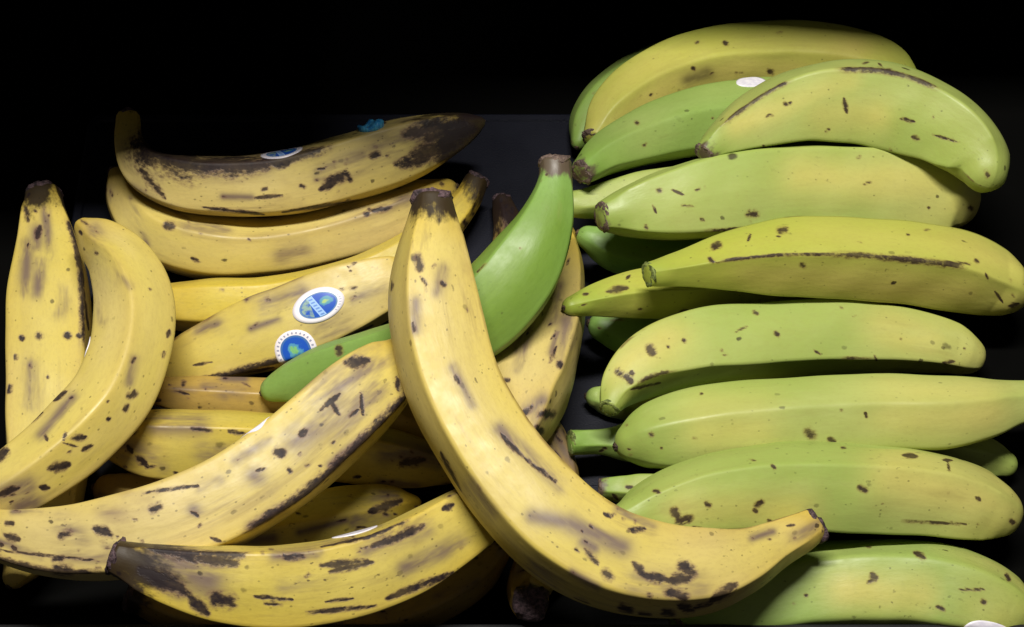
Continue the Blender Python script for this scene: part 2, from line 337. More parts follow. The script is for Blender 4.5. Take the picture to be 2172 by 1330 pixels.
fruit('right dim', 'yellow', [(1190, 500, 34), (1186, 570, 56), (1168, 660, 80), (1142, 750, 95), (1120, 830, 88), (1100, 900, 64), (1072, 955, 36)], ends=('nub', 'round'), facets=4, ridge=-.55, edge=.9, group=YG, speck=.45, flow=.3, rot=(0, .5), rotlen=(50, 60),
      label='beige plantain partly shaded by the lone green plantain lying across it', marks=[(1166, 770, 1180, 735, 5), (1186, 770, 1188, 776, 6), (1072, 805, 1078, 806, 4), (1150, 878, 1170, 880, 9), (1140, 910, 1146, 915, 7), (1110, 880, 1130, 860, 6)], smudges=[(1200, 680, 1205, 760, 18), (1120, 870, 1150, 850, 16)])

# ---- green stack -----------------------------------------------------------------------------
fruit('behind top', 'green', [(1226, 305, 16), (1246, 255, 38), (1310, 190, 52), (1420, 140, 56), (1550, 120, 50), (1650, 115, 25)], group=GG, speck=.1, res=.6, ends=('nub', 'nub'), label='dark green plantain edge peeking out behind the topmost yellowish one')
fruit('topmost', 'turning', [(1258, 296, 26), (1300, 240, 54), (1385, 176, 66), (1500, 132, 68), (1640, 118, 68), (1780, 124, 66), (1880, 148, 54), (1940, 185, 24)], warms=[(1280, 270, 1400, 190, 60), (1400, 170, 1800, 110, 40)], warm=.2, ends=('cut', 'round'), group=GG, speck=.12, ridge=-.1, edge=.8, label='yellowish green plantain at the top of the green stack, half in shade', flow=0,
      marks=[(1538, 92, 1540, 93, 5), (1470, 145, 1472, 146, 4), (1632, 152, 1636, 153, 6), (1440, 212, 1580, 170, 2)], smudges=[(1460, 170, 1500, 155, 14)])
fruit('leaning', 'green', [(1234, 366, 27), (1290, 326, 46), (1380, 290, 62), (1480, 264, 72), (1600, 248, 76), (1720, 244, 76), (1850, 250, 70), (1970, 290, 36)], group=GG, speck=.08, ridge=.7, rot=(.55, 0), rotlen=(26, 40), label='pale green plantain with dark tip under the strongly arched green one', stickers=[(1602, 182, 34, 20, -10, 'white', -82)], marks=[(1350, 260, 1352, 261, 4), (1570, 212, 1590, 210, 2)])
fruit('pale behind', 'lime', [(1205, 434, 27), (1240, 430, 33), (1300, 420, 42), (1400, 406, 52), (1540, 400, 56), (1680, 400, 40)], dz=.024, group=GG, speck=.1, ends=('cut', 'nub'), label='pale green plantain neck squeezed behind the lone green stem', res=.7)
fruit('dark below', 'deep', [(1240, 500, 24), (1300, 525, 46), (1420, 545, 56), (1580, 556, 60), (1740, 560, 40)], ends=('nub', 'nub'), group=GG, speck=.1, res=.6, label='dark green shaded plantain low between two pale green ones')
fruit('thick', 'lime', [(1278, 460, 32), (1330, 450, 52), (1420, 434, 76), (1550, 414, 91), (1700, 402, 93), (1850, 402, 90), (1960, 412, 80), (2015, 422, 72), (2040, 430, 60), (2052, 434, 49)], warms=[(1700, 370, 1980, 390, 45)], ends=('cut', 'round'), scars=[(.2, .5, 3)], group=GG, speck=.14, facets=4, ridge=.66, edge=.95, rot=(.45, 0), rotlen=(20, 40), label='thick smooth pale green plantain with blunt dark end below the arched one',
      marks=[(1397, 404, 1400, 405, 5), (1425, 402, 1450, 414, 3), (1590, 452, 1602, 455, 8), (1385, 435, 1392, 452, 2), (1370, 480, 1373, 484, 4), (2058, 440, 2060, 442, 5), (1440, 436, 1470, 437, 1.5)])
fruit('arched', 'lime', [(1493, 326, 22), (1530, 298, 36), (1600, 260, 60), (1700, 224, 80), (1800, 214, 88), (1900, 226, 90), (1992, 264, 84), (2056, 312, 72), (2084, 350, 58), (2092, 376, 44)], warms=[(1560, 260, 1800, 170, 26), (1750, 250, 1850, 250, 40)], warm=.1, ends=('cut', 'round'), scars=[(.42, .76, 5), (.06, .32, 4)], group=GG, speck=.22, facets=4, ridge=-.62, edge=1.0, rot=(.6, .1), rotlen=(30, 30), bend=-.004, label='strongly arched green plantain lying on top of the stack with brown ridge line',
      marks=[(1790, 208, 1796, 238, 5), (1910, 252, 1940, 258, 4), (1975, 285, 2035, 302, 3), (2092, 368, 2094, 371, 5), (1750, 278, 1762, 272, 3), (1665, 220, 1668, 221, 4), (1935, 290, 1950, 295, 5)])
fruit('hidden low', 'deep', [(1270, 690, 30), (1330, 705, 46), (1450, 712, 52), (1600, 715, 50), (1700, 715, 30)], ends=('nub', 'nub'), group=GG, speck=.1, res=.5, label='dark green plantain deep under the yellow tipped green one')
fruit('yellow tip', 'turning', [(1208, 650, 20), (1262, 638, 35), (1350, 624, 52), (1450, 618, 60), (1600, 618, 62), (1800, 618, 60), (1900, 615, 30)], ends=('nub', 'nub'), group=GG, speck=.18, facets=4, ridge=-.05, edge=1.0, label='pointed yellowish plantain with one dark dash beside the green stack', marks=[(1288, 619, 1330, 610, 7), (1328, 592, 1336, 584, 2), (1440, 664, 1460, 660, 5), (1238, 624, 1246, 623, 3)])
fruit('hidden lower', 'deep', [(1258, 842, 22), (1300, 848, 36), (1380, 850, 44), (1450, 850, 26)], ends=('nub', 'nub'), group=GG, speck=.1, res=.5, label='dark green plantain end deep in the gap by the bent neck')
fruit('necked', 'green', [(1212, 938, 27), (1280, 936, 28), (1330, 936, 42), (1420, 925, 60), (1540, 912, 62), (1640, 905, 34)], group=GG, speck=.1, stub=M_FRESH, label='green plantain showing only a straight cut neck above the curled tip', marks=[(1312, 932, 1326, 924, 4)])
fruit('sixth', 'lime', [(1292, 866, 22), (1312, 826, 44), (1365, 780, 68), (1470, 744, 82), (1620, 728, 82), (1780, 722, 80), (1920, 728, 70), (2010, 742, 58), (2048, 754, 47), (2066, 761, 37)], warms=[(1320, 770, 1400, 720, 60), (1880, 690, 1980, 720, 45)], ends=('cut', 'round'), scars=[(.05, .2, 4), (.6, .72, 3)], group=GG, speck=.22, facets=4, ridge=.45, edge=1.0, label='green plantain with brown freckles near its bent neck', stub=M_FRESH,
      marks=[(1378, 738, 1384, 746, 8), (1312, 788, 1316, 792, 7), (1330, 800, 1336, 806, 8), (1450, 722, 1452, 724, 4), (1340, 826, 1400, 812, 4), (1855, 755, 1860, 765, 3), (1600, 662, 1606, 664, 4), (1416, 735, 1418, 737, 3), (2000, 770, 2025, 767, 4), (1645, 706, 1650, 710, 4), (1340, 790, 1342, 792, 4)])
fruit('fifth', 'turning', [(1377, 582, 26), (1450, 572, 39), (1540, 560, 62), (1650, 552, 82), (1780, 552, 88), (1920, 562, 90), (2040, 580, 86), (2105, 600, 74), (2142, 614, 60), (2158, 620, 49)], warms=[(1600, 600, 2050, 620, 40)], ends=('cut', 'round'), scars=[(.14, .5, 3), (.42, .82, 6)], group=GG, speck=.2, facets=4, ridge=-.13, edge=1.0, rot=(.1, 0), label='yellow green plantain with a long dark scar along its middle ridge', stub=M_FRESH,
      marks=[(1655, 488, 1665, 486, 7), (1516, 524, 1524, 520, 7), (1505, 548, 1512, 556, 4), (1700, 562, 1706, 564, 5), (1586, 512, 1592, 496, 2), (2000, 555, 2060, 560, 2.5), (2090, 580, 2096, 592, 3), (2140, 650, 2160, 645, 5), (1890, 602, 1900, 598, 3), (2070, 552, 2074, 554, 4)])
fruit('right peek', 'lime', [(2140, 988, 26), (2090, 972, 44), (1980, 960, 54), (1840, 955, 54), (1740, 955, 30)], ends=('round', 'round'), group=GG, speck=.2, res=.6, label='rounded green plantain end peeking out behind the brown freckled front one')
fruit('curled tip', 'green', [(1274, 1036, 22), (1322, 1036, 29), (1380, 1040, 38), (1450, 1045, 40), (1500, 1048, 24)], dz=.03, group=GG, speck=.25, rot=(.6, 0), rotlen=(22, 20), label='small green plantain end with grey stem under the freckled front one', marks=[(1330, 1033, 1340, 1034, 4), (1300, 1050, 1310, 1060, 4)])
fruit('seventh', 'lime', [(1322, 944, 34), (1362, 934, 62), (1480, 914, 86), (1650, 896, 86), (1850, 882, 82), (2000, 880, 80), (2090, 870, 66), (2150, 858, 48), (2210, 850, 40), (2260, 846, 37)], ends=('nub', 'cut'), warms=[(1900, 860, 2080, 860, 60), (1500, 900, 1600, 900, 50)], warm=0, group=GG, speck=.16, ridge=.8, edge=.7, label='straight broad pale green plantain with thick bare neck, just behind the ring scabbed one',
      marks=[(1715, 916, 1722, 922, 9), (1760, 932, 1768, 936, 5), (1380, 920, 1382, 922, 5), (1835, 876, 1838, 884, 3)])
fruit('bottom', 'green', [(1440, 1330, 50), (1560, 1290, 84), (1720, 1256, 100), (1880, 1248, 106), (2030, 1264, 100), (2120, 1288, 80), (2165, 1304, 55), (2185, 1312, 34)], warms=[(1800, 1250, 1950, 1260, 50)], ends=('cut', 'round'), group=GG, speck=.3, ridge=.55, edge=.8, label='green plantain in front of the stack with a white sticker at its lower edge',
      marks=[(1940, 1172, 1962, 1184, 7), (1840, 1235, 1860, 1228, 6), (1985, 1286, 2005, 1294, 5), (2030, 1252, 2090, 1250, 3), (2085, 1275, 2088, 1277, 5), (2135, 1220, 2140, 1230, 4), (1708, 1262, 1710, 1263, 4), (1850, 1220, 1856, 1225, 6)], stickers=[(2092, 1338, 54, 22, 5, 'white')])
fruit('eighth', 'lime', [(1318, 1105, 34), (1385, 1084, 62), (1500, 1052, 82), (1650, 1036, 93), (1800, 1038, 96), (1950, 1048, 91), (2060, 1066, 78), (2112, 1083, 64), (2138, 1093, 49)], warms=[(1900, 1000, 2100, 1060, 60), (1450, 1090, 1700, 1090, 40)], ends=('cut', 'round'), group=GG, speck=.36, facets=4, ridge=.82, edge=.9, label='brown freckled green plantain with a ring shaped scab behind the big arched stem',
      marks=[(1430, 1084, 1440, 1105, 8), (1440, 1105, 1462, 1098, 8), (1385, 1040, 1400, 1045, 5), (1605, 1072, 1615, 1065, 6), (1825, 1035, 1835, 1040, 6), (1915, 966, 1945, 968, 5), (2000, 975, 2020, 977, 3), (1500, 1068, 1504, 1072, 6), (1910, 1105, 2050, 1112, 3), (2010, 980, 2014, 1000, 2), (1600, 1082, 1604, 1084, 4), (2145, 1105, 2150, 1110, 5), (2070, 1055, 2080, 1062, 4), (1630, 1105, 1634, 1106, 4)])
# ---- the big one across both -------------------------------------------------------------------
fruit('lone green', 'deep', [(1178, 346, 34), (1178, 385, 37), (1163, 455, 56), (1120, 545, 79), (1065, 622, 88), (990, 690, 84), (900, 735, 74), (800, 757, 62), (700, 783, 55), (630, 806, 45), (588, 822, 33), (570, 829, 25)], facets=4, ridge=-.80, edge=.6, warm=0, endlen=420, group='lone green plantain', speck=.06,
      rot=(.95, .5), rotlen=(42, 14), label='single bright green plantain lying among the yellow ones with brown stem up', marks=[(718, 738, 720, 748, 7), (735, 770, 736, 772, 4)])
fruit('curved left', 'yellow', [(172, 478, 18), (205, 505, 44), (255, 555, 66), (286, 645, 83), (278, 740, 85), (238, 838, 86), (170, 915, 86), (85, 985, 78), (0, 1042, 66), (-80, 1080, 45), (-130, 1098, 25)], ends=('nub', 'cut'), ridge=-.9, edge=.8, group=YG, speck=.35, flow=.2,
      label='strongly curved yellow plantain leaning across the upright one', bend=.006,
      marks=[(105, 995, 145, 985, 10), (150, 930, 182, 928, 7), (95, 920, 100, 935, 4), (140, 915, 135, 935, 3), (135, 940, 165, 948, 3), (275, 840, 285, 835, 7), (265, 870, 270, 860, 5), (175, 955, 195, 945, 6), (85, 1033, 105, 1036, 6), (115, 850, 140, 830, 5), (355, 715, 360, 700, 5), (230, 890, 232, 888, 4), (55, 900, 90, 875, 5), (0, 970, 8, 960, 10), (0, 1050, 40, 1035, 8), (317, 613, 319, 615, 3), (348, 745, 346, 760, 4)],
      smudges=[(200, 490, 230, 540, 14), (225, 520, 240, 600, 12), (0, 1045, 60, 1030, 18), (40, 1075, 70, 1065, 20), (210, 600, 218, 680, 9)], stickers=[(198, 728, 42, 32, -60, 'white', 95)])
fruit('diagonal', 'yellow', [(-60, 1120, 40), (20, 1142, 58), (150, 1152, 80), (300, 1132, 93), (450, 1080, 97), (580, 1004, 97), (680, 922, 95), (762, 848, 90), (822, 795, 74), (872, 752, 50)], ends=('nub', 'cut'), facets=4, ridge=.60, edge=1.0, scars=[(.50, 1.0, 9), (.02, .30, 5)], group=YG, speck=.6, flow=.5,
      label='long spotted plantain lying diagonally with a grey bruise near its upper end', bend=.002,
      marks=[(590, 958, 596, 960, 10), (640, 920, 645, 915, 8), (735, 770, 780, 765, 12), (700, 850, 720, 880, 6), (740, 885, 760, 870, 4), (765, 830, 770, 880, 4), (680, 870, 720, 835, 6), (325, 1080, 335, 1075, 9), (130, 1135, 145, 1130, 8), (10, 1135, 40, 1145, 8), (200, 1120, 235, 1135, 11), (120, 1208, 145, 1210, 11), (115, 1186, 130, 1186, 6), (0, 1168, 210, 1190, 3), (300, 1046, 420, 1030, 4), (405, 1085, 420, 1095, 6), (15, 1110, 25, 1110, 5), (612, 995, 615, 1000, 5), (650, 988, 655, 985, 4), (842, 800, 845, 830, 5)],
      smudges=[(670, 840, 800, 775, 38), (630, 930, 720, 870, 30), (790, 850, 800, 800, 26), (130, 1110, 170, 1140, 20), (540, 1010, 560, 1030, 18), (410, 1080, 430, 1100, 14), (220, 1085, 250, 1090, 12), (690, 890, 760, 850, 30)], stickers=[(566, 925, 46, 38, -38, 'white', -73)])
fruit('black tip', 'gold', [(246, 1182, 36), (290, 1196, 46), (370, 1218, 64), (480, 1238, 82), (600, 1242, 88), (720, 1226, 88), (840, 1186, 86), (950, 1126, 76), (1040, 1062, 56), (1100, 1005, 30)], facets=4, ridge=-.62, edge=1.0, scars=[(.05, .3, 8), (.5, .68, 4)], group=YG, speck=.6, flow=.7, rot=(.8, 0), rotlen=(150, 50),
      label='golden plantain with blackened stem end lying in front along the lip',
      marks=[(330, 1165, 500, 1195, 14), (300, 1210, 400, 1260, 18), (400, 1265, 440, 1300, 12), (455, 1272, 485, 1275, 15), (600, 1183, 645, 1181, 7), (680, 1200, 780, 1190, 8), (700, 1213, 790, 1192, 7), (790, 1160, 900, 1115, 9), (540, 1265, 620, 1272, 5), (560, 1280, 600, 1284, 4), (690, 1276, 750, 1270, 4), (820, 1270, 960, 1215, 8), (650, 1300, 800, 1285, 5), (940, 1080, 960, 1070, 7), (680, 1160, 800, 1135, 3)],
      smudges=[(780, 1165, 900, 1120, 20), (860, 1205, 980, 1150, 18), (600, 1240, 700, 1215, 14), (330, 1180, 440, 1230, 40)], stickers=[(757, 1131, 58, 34, -13, 'white', -88)])
fruit('arch', 'yellow', [(917, 426, 43), (917, 460, 52), (911, 525, 72), (910, 605, 90), (922, 700, 100), (958, 820, 104), (1014, 928, 106), (1090, 1035, 110), (1180, 1125, 112), (1290, 1190, 108), (1400, 1216, 101), (1500, 1216, 90), (1580, 1194, 68), (1645, 1160, 50), (1695, 1134, 43), (1722, 1118, 37)],
      ends=('cut', 'cut'), facets=4, ridge=.45, edge=.85, group=YG, speck=.4, flow=.35, rot=(.95, .3), rotlen=(60, 30), label='big arched yellow plantain lying on top across both yellow and green ones', bend=.0,
      marks=[(886, 545, 890, 568, 8), (828, 595, 830, 615, 5), (938, 600, 942, 604, 5), (876, 685, 880, 705, 4), (965, 795, 975, 815, 5), (1062, 920, 1110, 970, 6), (1110, 970, 1180, 1022, 5), (1335, 1124, 1368, 1122, 7), (1240, 1165, 1268, 1195, 7), (1285, 1215, 1292, 1225, 9), (1345, 1195, 1365, 1222, 9), (1365, 1222, 1420, 1232, 10), (1420, 1232, 1465, 1225, 13), (1450, 1200, 1465, 1215, 12), (1420, 1255, 1450, 1265, 11), (1440, 1285, 1470, 1295, 9), (1470, 1290, 1510, 1280, 6), (1510, 1275, 1560, 1240, 11), (1320, 1290, 1335, 1295, 9), (1360, 1305, 1375, 1308, 7), (1410, 1300, 1425, 1302, 8), (1210, 1272, 1250, 1285, 8), (1280, 1090, 1300, 1096, 4), (935, 960, 980, 1050, 5), (1000, 1100, 1130, 1235, 4), (1375, 1262, 1380, 1263, 5), (1222, 1165, 1226, 1168, 4)],
      smudges=[(1130, 1095, 1210, 1110, 17), (1210, 1110, 1320, 1160, 20), (880, 640, 880, 700, 12), (940, 570, 930, 620, 12), (1000, 1030, 1040, 1080, 18), (1060, 910, 1190, 1030, 14), (1350, 1240, 1480, 1240, 22), (960, 780, 1000, 860, 10), (1130, 1200, 1180, 1240, 14)])

# ---- rest each fruit on those below it, from the bottom up -------------------------------------
def catmull(pts, n):
    P = np.array(pts, float); P = np.vstack([2 * P[0] - P[1], P, 2 * P[-1] - P[-2]])
    out = []
    for i in range(1, len(P) - 2):
        p0, p1, p2, p3 = P[i - 1:i + 3]
        d = [max(1e-3, np.hypot(*(b - a)[:2]) ** 0.5) for a, b in ((p0, p1), (p1, p2), (p2, p3))]
        t0 = 0; t1 = d[0]; t2 = t1 + d[1]; t3 = t2 + d[2]
        t = np.linspace(t1, t2, 40, endpoint=False)[:, None]
        A1 = (t1 - t) / (t1 - t0) * p0 + (t - t0) / (t1 - t0) * p1
        A2 = (t2 - t) / (t2 - t1) * p1 + (t - t1) / (t2 - t1) * p2
        A3 = (t3 - t) / (t3 - t2) * p2 + (t - t2) / (t3 - t2) * p3
        B1 = (t2 - t) / (t2 - t0) * A1 + (t - t0) / (t2 - t0) * A2
        B2 = (t3 - t) / (t3 - t1) * A2 + (t - t1) / (t3 - t1) * A3
        out.append((t2 - t) / (t2 - t1) * B1 + (t - t1) / (t2 - t1) * B2)
    out.append(P[-2:-1]); Q = np.vstack(out)
    L = np.concatenate([[0], np.cumsum(np.hypot(*np.diff(Q[:, :2], axis=0).T))])
    s = np.linspace(0, L[-1], n)
    return np.stack([np.interp(s, L, Q[:, k]) for k in range(3)], 1), L[-1]

OBST = np.zeros((0, 4))                   # spheres of the fruit already laid: x, y, z, radius
def settle(f):
    """height of the centre line: the lowest straight line that clears every fruit below"""
    global OBST
    n = 56
    Q, f.plen = catmull(f.pts, n)
    d = ray(Q[:, 0], Q[:, 1]); w = Q[:, 2] / FPX
    s = np.linspace(0, 1, n); bow = f.bend * (1 - (2 * s - 1) ** 2)
    need = np.zeros(n)
    for i in range(n):
        t = 0.0
        # floor
        t = (ZB - CAM[2]) / d[i, 2]
        for _ in range(3):
            p = CAM + d[i] * t; z = floor_z(p[0], p[1]) + 0.96 * w[i] * t
            t = (z - CAM[2]) / d[i, 2]
        if len(OBST):
            dl = np.linalg.norm(d[i]); u = d[i] / dl
            v = OBST[:, :3] - CAM; tc = v @ u
            q = (v * v).sum(1) - tc * tc
            R = 0.965 * (w[i] * tc / dl) + 0.965 * OBST[:, 3]
            hit = R * R - q
            ok = hit > 0
            if ok.any(): t = min(t, (tc[ok] - np.sqrt(hit[ok])).min() / dl)
        need[i] = (CAM + d[i] * t)[2]
    need = need - bow
    # keep the thin ends from lifting the whole fruit
    lo, hi = 2, n - 2
    best = None
    for b in np.linspace(-0.14, 0.14, 113):
        a = (need - b * (s - 0.5))[lo:hi].max()
        if best is None or a < best[0]: best = (a, b)
    h = best[0] + best[1] * (s - 0.5) + bow + f.dz + f.lift * np.exp(-s / 0.13)
    t = (h - CAM[2]) / d[:, 2]
    P = CAM + d * t[:, None]; r = w * t
    OBST = np.vstack([OBST, np.column_stack([P, r])])
    f.h = h; f.s = s
    return best
for f in FR:
    b = settle(f); print('%-14s mid height %.3f slope %.3f' % (f.key, b[0], b[1]))

def build(f, idx):
    ring = int(max(40, 124 * f.res)); n = int(max(90, min(300, f.plen / 3.4) * f.res))
    rs = np.random.RandomState(100 + idx)
    Q, _ = catmull(f.pts, n)
    h = np.interp(np.linspace(0, 1, n), f.s, f.h)
    # smooth the measured outline a little
    def smooth(a, k):
        ker = np.exp(-np.linspace(-2, 2, 2 * k + 1) ** 2); ker /= ker.sum()
        ext = np.concatenate([2 * a[0] - a[k:0:-1], a, 2 * a[-1] - a[-2:-k - 2:-1]])
        return np.convolve(ext, ker, 'valid')
    k = max(2, n // 40)
    Q = np.stack([smooth(Q[:, i], k) for i in range(3)], 1)
    d = ray(Q[:, 0], Q[:, 1]); t = (h - CAM[2]) / d[:, 2]
    P = CAM + d * t[:, None]; r = Q[:, 2] / FPX * t
    # rounded closures at both ends (extra rings)
    def frame(P):
        T = np.gradient(P, axis=0); T /= np.linalg.norm(T, axis=1)[:, None]
        V = CAM - P; N = V - (V * T).sum(1)[:, None] * T; N /= np.linalg.norm(N, axis=1)[:, None]
        return T, N, np.cross(T, N)
    T, N, B = frame(P)
    seg = np.linalg.norm(np.diff(P, axis=0), axis=1); S = np.concatenate([[0], np.cumsum(seg)]); L = S[-1]
    def cap(i, sgn, depth):
        kk = 4; slope = (r[i] - r[i - sgn * kk]) / max(1e-6, abs(S[i] - S[i - sgn * kk]))      # taper carried on into the rounded end
        a0 = math.atan(max(0.0, min(2.2, -slope))) if depth > .5 else 0.0
        R = r[i] / math.cos(a0); D = R * (1.0 if depth > .5 else depth); out = []
        for q in (0.2, 0.4, 0.58, 0.74, 0.87, 0.95, 1.0):
            a = a0 + (math.pi / 2 - a0) * q
            dz = D * (math.sin(a) - math.sin(a0))
            out.append((P[i] + sgn * T[i] * dz, max(R * math.cos(a), 0.02 * r[i]), S[i] + sgn * dz))
        ext[i] = out[-1][2] - S[i]
        return out
    ext = {}
    c0 = cap(0, -1, 0.25 if f.ends[0] == 'cut' else 0.75)[::-1]; c1 = cap(n - 1, 1, 0.25 if f.ends[1] == 'cut' else 0.75)
    PA = np.vstack([[c[0] for c in c0], P, [c[0] for c in c1]])
    RA = np.concatenate([[c[1] for c in c0], r, [c[1] for c in c1]]); SA = np.concatenate([[c[2] for c in c0], S, [c[2] for c in c1]])
    e0, e1 = len(c0), len(c1)
    NA = np.vstack([np.repeat(N[:1], e0, 0), N, np.repeat(N[-1:], e1, 0)]); BA = np.vstack([np.repeat(B[:1], e0, 0), B, np.repeat(B[-1:], e1, 0)])
    m = len(PA)
    th = np.linspace(0, 2 * math.pi, ring, endpoint=False)
    # cross-section: rounded polygon with one ridge at the given offset
    nf = f.facets; step = 2 * math.pi / nf
    a_r = math.asin(max(-1, min(1, f.ridge))) + step / 2
    cen = np.array([a_r + i * step + (rs.uniform(-.2, .2) if i not in (0, nf - 1) else 0) for i in range(nf)])
    pw = 60.0 if nf == 4 else 24.0
    dots = np.maximum(0, np.cos(th[:, None] - cen[None, :]))
    poly = 1.0 / (dots ** pw).sum(1) ** (1 / pw)
    poly = poly / poly.mean()
    corner = np.clip((poly - poly.min()) / (poly.max() - poly.min()), 0, 1)
    amt = (0.72 if nf == 4 else 1.0) * f.edge
    cs = 1 + amt * (poly - 1)
    cs = cs / (0.5 * ((cs * np.sin(th)).max() - (cs * np.sin(th)).min()))
    # slight bumps
    ph = rs.uniform(0, 6.28, 8)
    sn = SA / L
    u = sn[:, None]; tt = th[None, :]
    bump = 0.014 * np.sin(7 * u + ph[0] + 1.0 * np.sin(tt + ph[1])) + 0.012 * np.sin(15 * u + 2 * tt + ph[2]) + 0.009 * np.sin(23 * u - tt + ph[3]) + 0.006 * np.sin(41 * u + 3 * tt + ph[4])
    twist = 0.0
    fade = np.clip(np.minimum(sn, 1 - sn) / 0.06, 0.35, 1)[:, None]
    RR = RA[:, None] * (1 + (cs[None, :] - 1) * fade + bump)
    V = PA[:, None, :] + RR[..., None] * (np.cos(tt)[..., None] * NA[:, None, :] + np.sin(tt)[..., None] * BA[:, None, :])
    off = np.array([idx * 3.17, idx * 1.31, 0.0])
    flat = np.stack([np.repeat(SA[:, None], ring, 1), RR * np.cos(tt), RR * np.sin(tt)], -1) + off
    base = np.array([PA[:, 0].mean(), PA[:, 1].mean(), V[..., 2].min()])
    root = bpy.data.objects.new('plantain', None); C.objects.link(root); root.location = base
    root.empty_display_size = 0.02
    root['label'] = f.label; root['category'] = 'plantain'; root['group'] = f.group
    def add(name, verts, quads, mat, smooth_=True):
        me = bpy.data.meshes.new(name)
        me.vertices.add(len(verts)); me.vertices.foreach_set('co', (verts - base).ravel())
        me.loops.add(quads.size); me.loops.foreach_set('vertex_index', quads.ravel())
        me.polygons.add(len(quads)); me.polygons.foreach_set('loop_start', np.arange(0, quads.size, 4)); me.polygons.foreach_set('loop_total', np.full(len(quads), 4))
        me.update(calc_edges=True); me.validate()
        if smooth_: me.polygons.foreach_set('use_smooth', np.ones(len(me.polygons), bool))
        me.materials.append(mat)
        o = bpy.data.objects.new(name, me); C.objects.link(o); o.parent = root
        return o
    def grid(mm, rr):
        i, j = np.meshgrid(np.arange(mm - 1), np.arange(rr), indexing='ij'); j2 = (j + 1) % rr
        return np.stack([i * rr + j, i * rr + j2, (i + 1) * rr + j2, (i + 1) * rr + j], -1).reshape(-1, 4)
    mat = peel_material('peel_' + f.key.replace(' ', '_'), f.pal, f.speck, idx, f.flow)
    Vf = V.reshape(-1, 3)
    peel = add('peel', Vf, grid(m, ring), mat)
    me = peel.data
    # age and painted shade attributes, measured on the fruit where its visible side shows them
    px, py = project(Vf)
    nrm = (np.cos(tt)[..., None] * NA[:, None, :] + np.sin(tt)[..., None] * BA[:, None, :]).reshape(-1, 3)
    face = ((CAM - Vf) * nrm).sum(1) > -0.01
    # small scuffs and smears of age, strewn along the fruit
    ripe = f.pal in ('yellow', 'gold', 'dim_ochre'); auto, smear = [], []
    vis = np.where(((CAM - Vf) * nrm).sum(1) > 0.25)[0]
    hubs = rs.choice(vis, 5)
    for q in range(int(8 + (40 if ripe else 16) * f.speck)):
        v0 = int(rs.choice(vis)) if rs.rand() < .45 else int(hubs[rs.randint(5)])
        i_, j_ = divmod(v0, ring); i_ = min(max(i_, 4), m - 5)
        ax_, ay_ = px[(i_ + 3) * ring + j_] - px[(i_ - 3) * ring + j_], py[(i_ + 3) * ring + j_] - py[(i_ - 3) * ring + j_]
        ln = math.hypot(ax_, ay_) + 1e-6; c_, s_ = ax_ / ln, ay_ / ln
        x0, y0 = px[v0] + rs.normal(0, 26), py[v0] + rs.normal(0, 16)
        l_ = rs.exponential(7); an = rs.normal(0, .35); dx, dy = l_ * (c_ - s_ * an), l_ * (s_ + c_ * an)
        auto.append((x0, y0, x0 + dx, y0 + dy, rs.uniform(1.6, 3.6) * (1.15 if ripe else .95), rs.uniform(.5, 1.0)))
        if ripe and q % 3 == 0:
            l_ = rs.uniform(25, 110); smear.append((x0, y0, x0 + l_ * c_, y0 + l_ * s_, rs.uniform(6, 14)))
    def field(lst, soft):
        v = np.zeros(len(Vf))
        for x0, y0, x1, y1, w, *st in lst:
            if not soft: w = max(w, 2.7)
            dx, dy = x1 - x0, y1 - y0; q = np.clip(((px - x0) * dx + (py - y0) * dy) / max(1e-6, dx * dx + dy * dy), 0, 1)
            dd = np.hypot(px - x0 - q * dx, py - y0 - q * dy)
            if soft: g = np.exp(-(dd / (w * 1.15)) ** 2)
            else: g = np.clip(1 - 0.5 * dd / (w * (1 - 0.5 * np.abs(2 * q - 1) ** 2 * (math.hypot(dx, dy) > 3 * w))), 0, 1)
            v = np.maximum(v, g * face * (st[0] if st else 1.0))
        return v
    scar = np.zeros((m, ring))
    dth = np.abs((th - math.asin(max(-1, min(1, f.ridge))) + math.pi) % (2 * math.pi) - math.pi)
    for s0, s1, wpx in f.scars:
        g = np.clip(np.minimum(sn - s0, s1 - sn) / 0.05, 0, 1)[:, None]
        scar = np.maximum(scar, np.clip(1 - 0.5 * dth[None, :] * (RA / L * f.plen)[:, None] / wpx, 0, 1) * g)
    sp = np.repeat((SA / L * f.plen)[:, None], ring, 1).ravel()       # pixels along
    rot = np.maximum(f.rot[0] * np.clip(1 - sp / (2 * f.rotlen[0]), 0, 1), f.rot[1] * np.clip(1 - (f.plen - sp) / (2 * f.rotlen[1]), 0, 1))
    ends = np.maximum(np.clip(1 - sp / 130, 0, 1), np.clip(1 - (f.plen - sp) / f.endlen, 0, 1))
    rid = np.repeat(corner[None, :], m, 0).ravel()
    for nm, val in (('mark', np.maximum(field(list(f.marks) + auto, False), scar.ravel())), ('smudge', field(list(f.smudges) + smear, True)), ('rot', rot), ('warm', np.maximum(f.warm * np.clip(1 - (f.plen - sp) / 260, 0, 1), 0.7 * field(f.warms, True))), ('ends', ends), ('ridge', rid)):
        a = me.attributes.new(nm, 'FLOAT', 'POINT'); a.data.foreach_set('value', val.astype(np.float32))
    a = me.attributes.new('flat', 'FLOAT_VECTOR', 'POINT'); a.data.foreach_set('vector', flat.reshape(-1, 3).astype(np.float32).ravel())
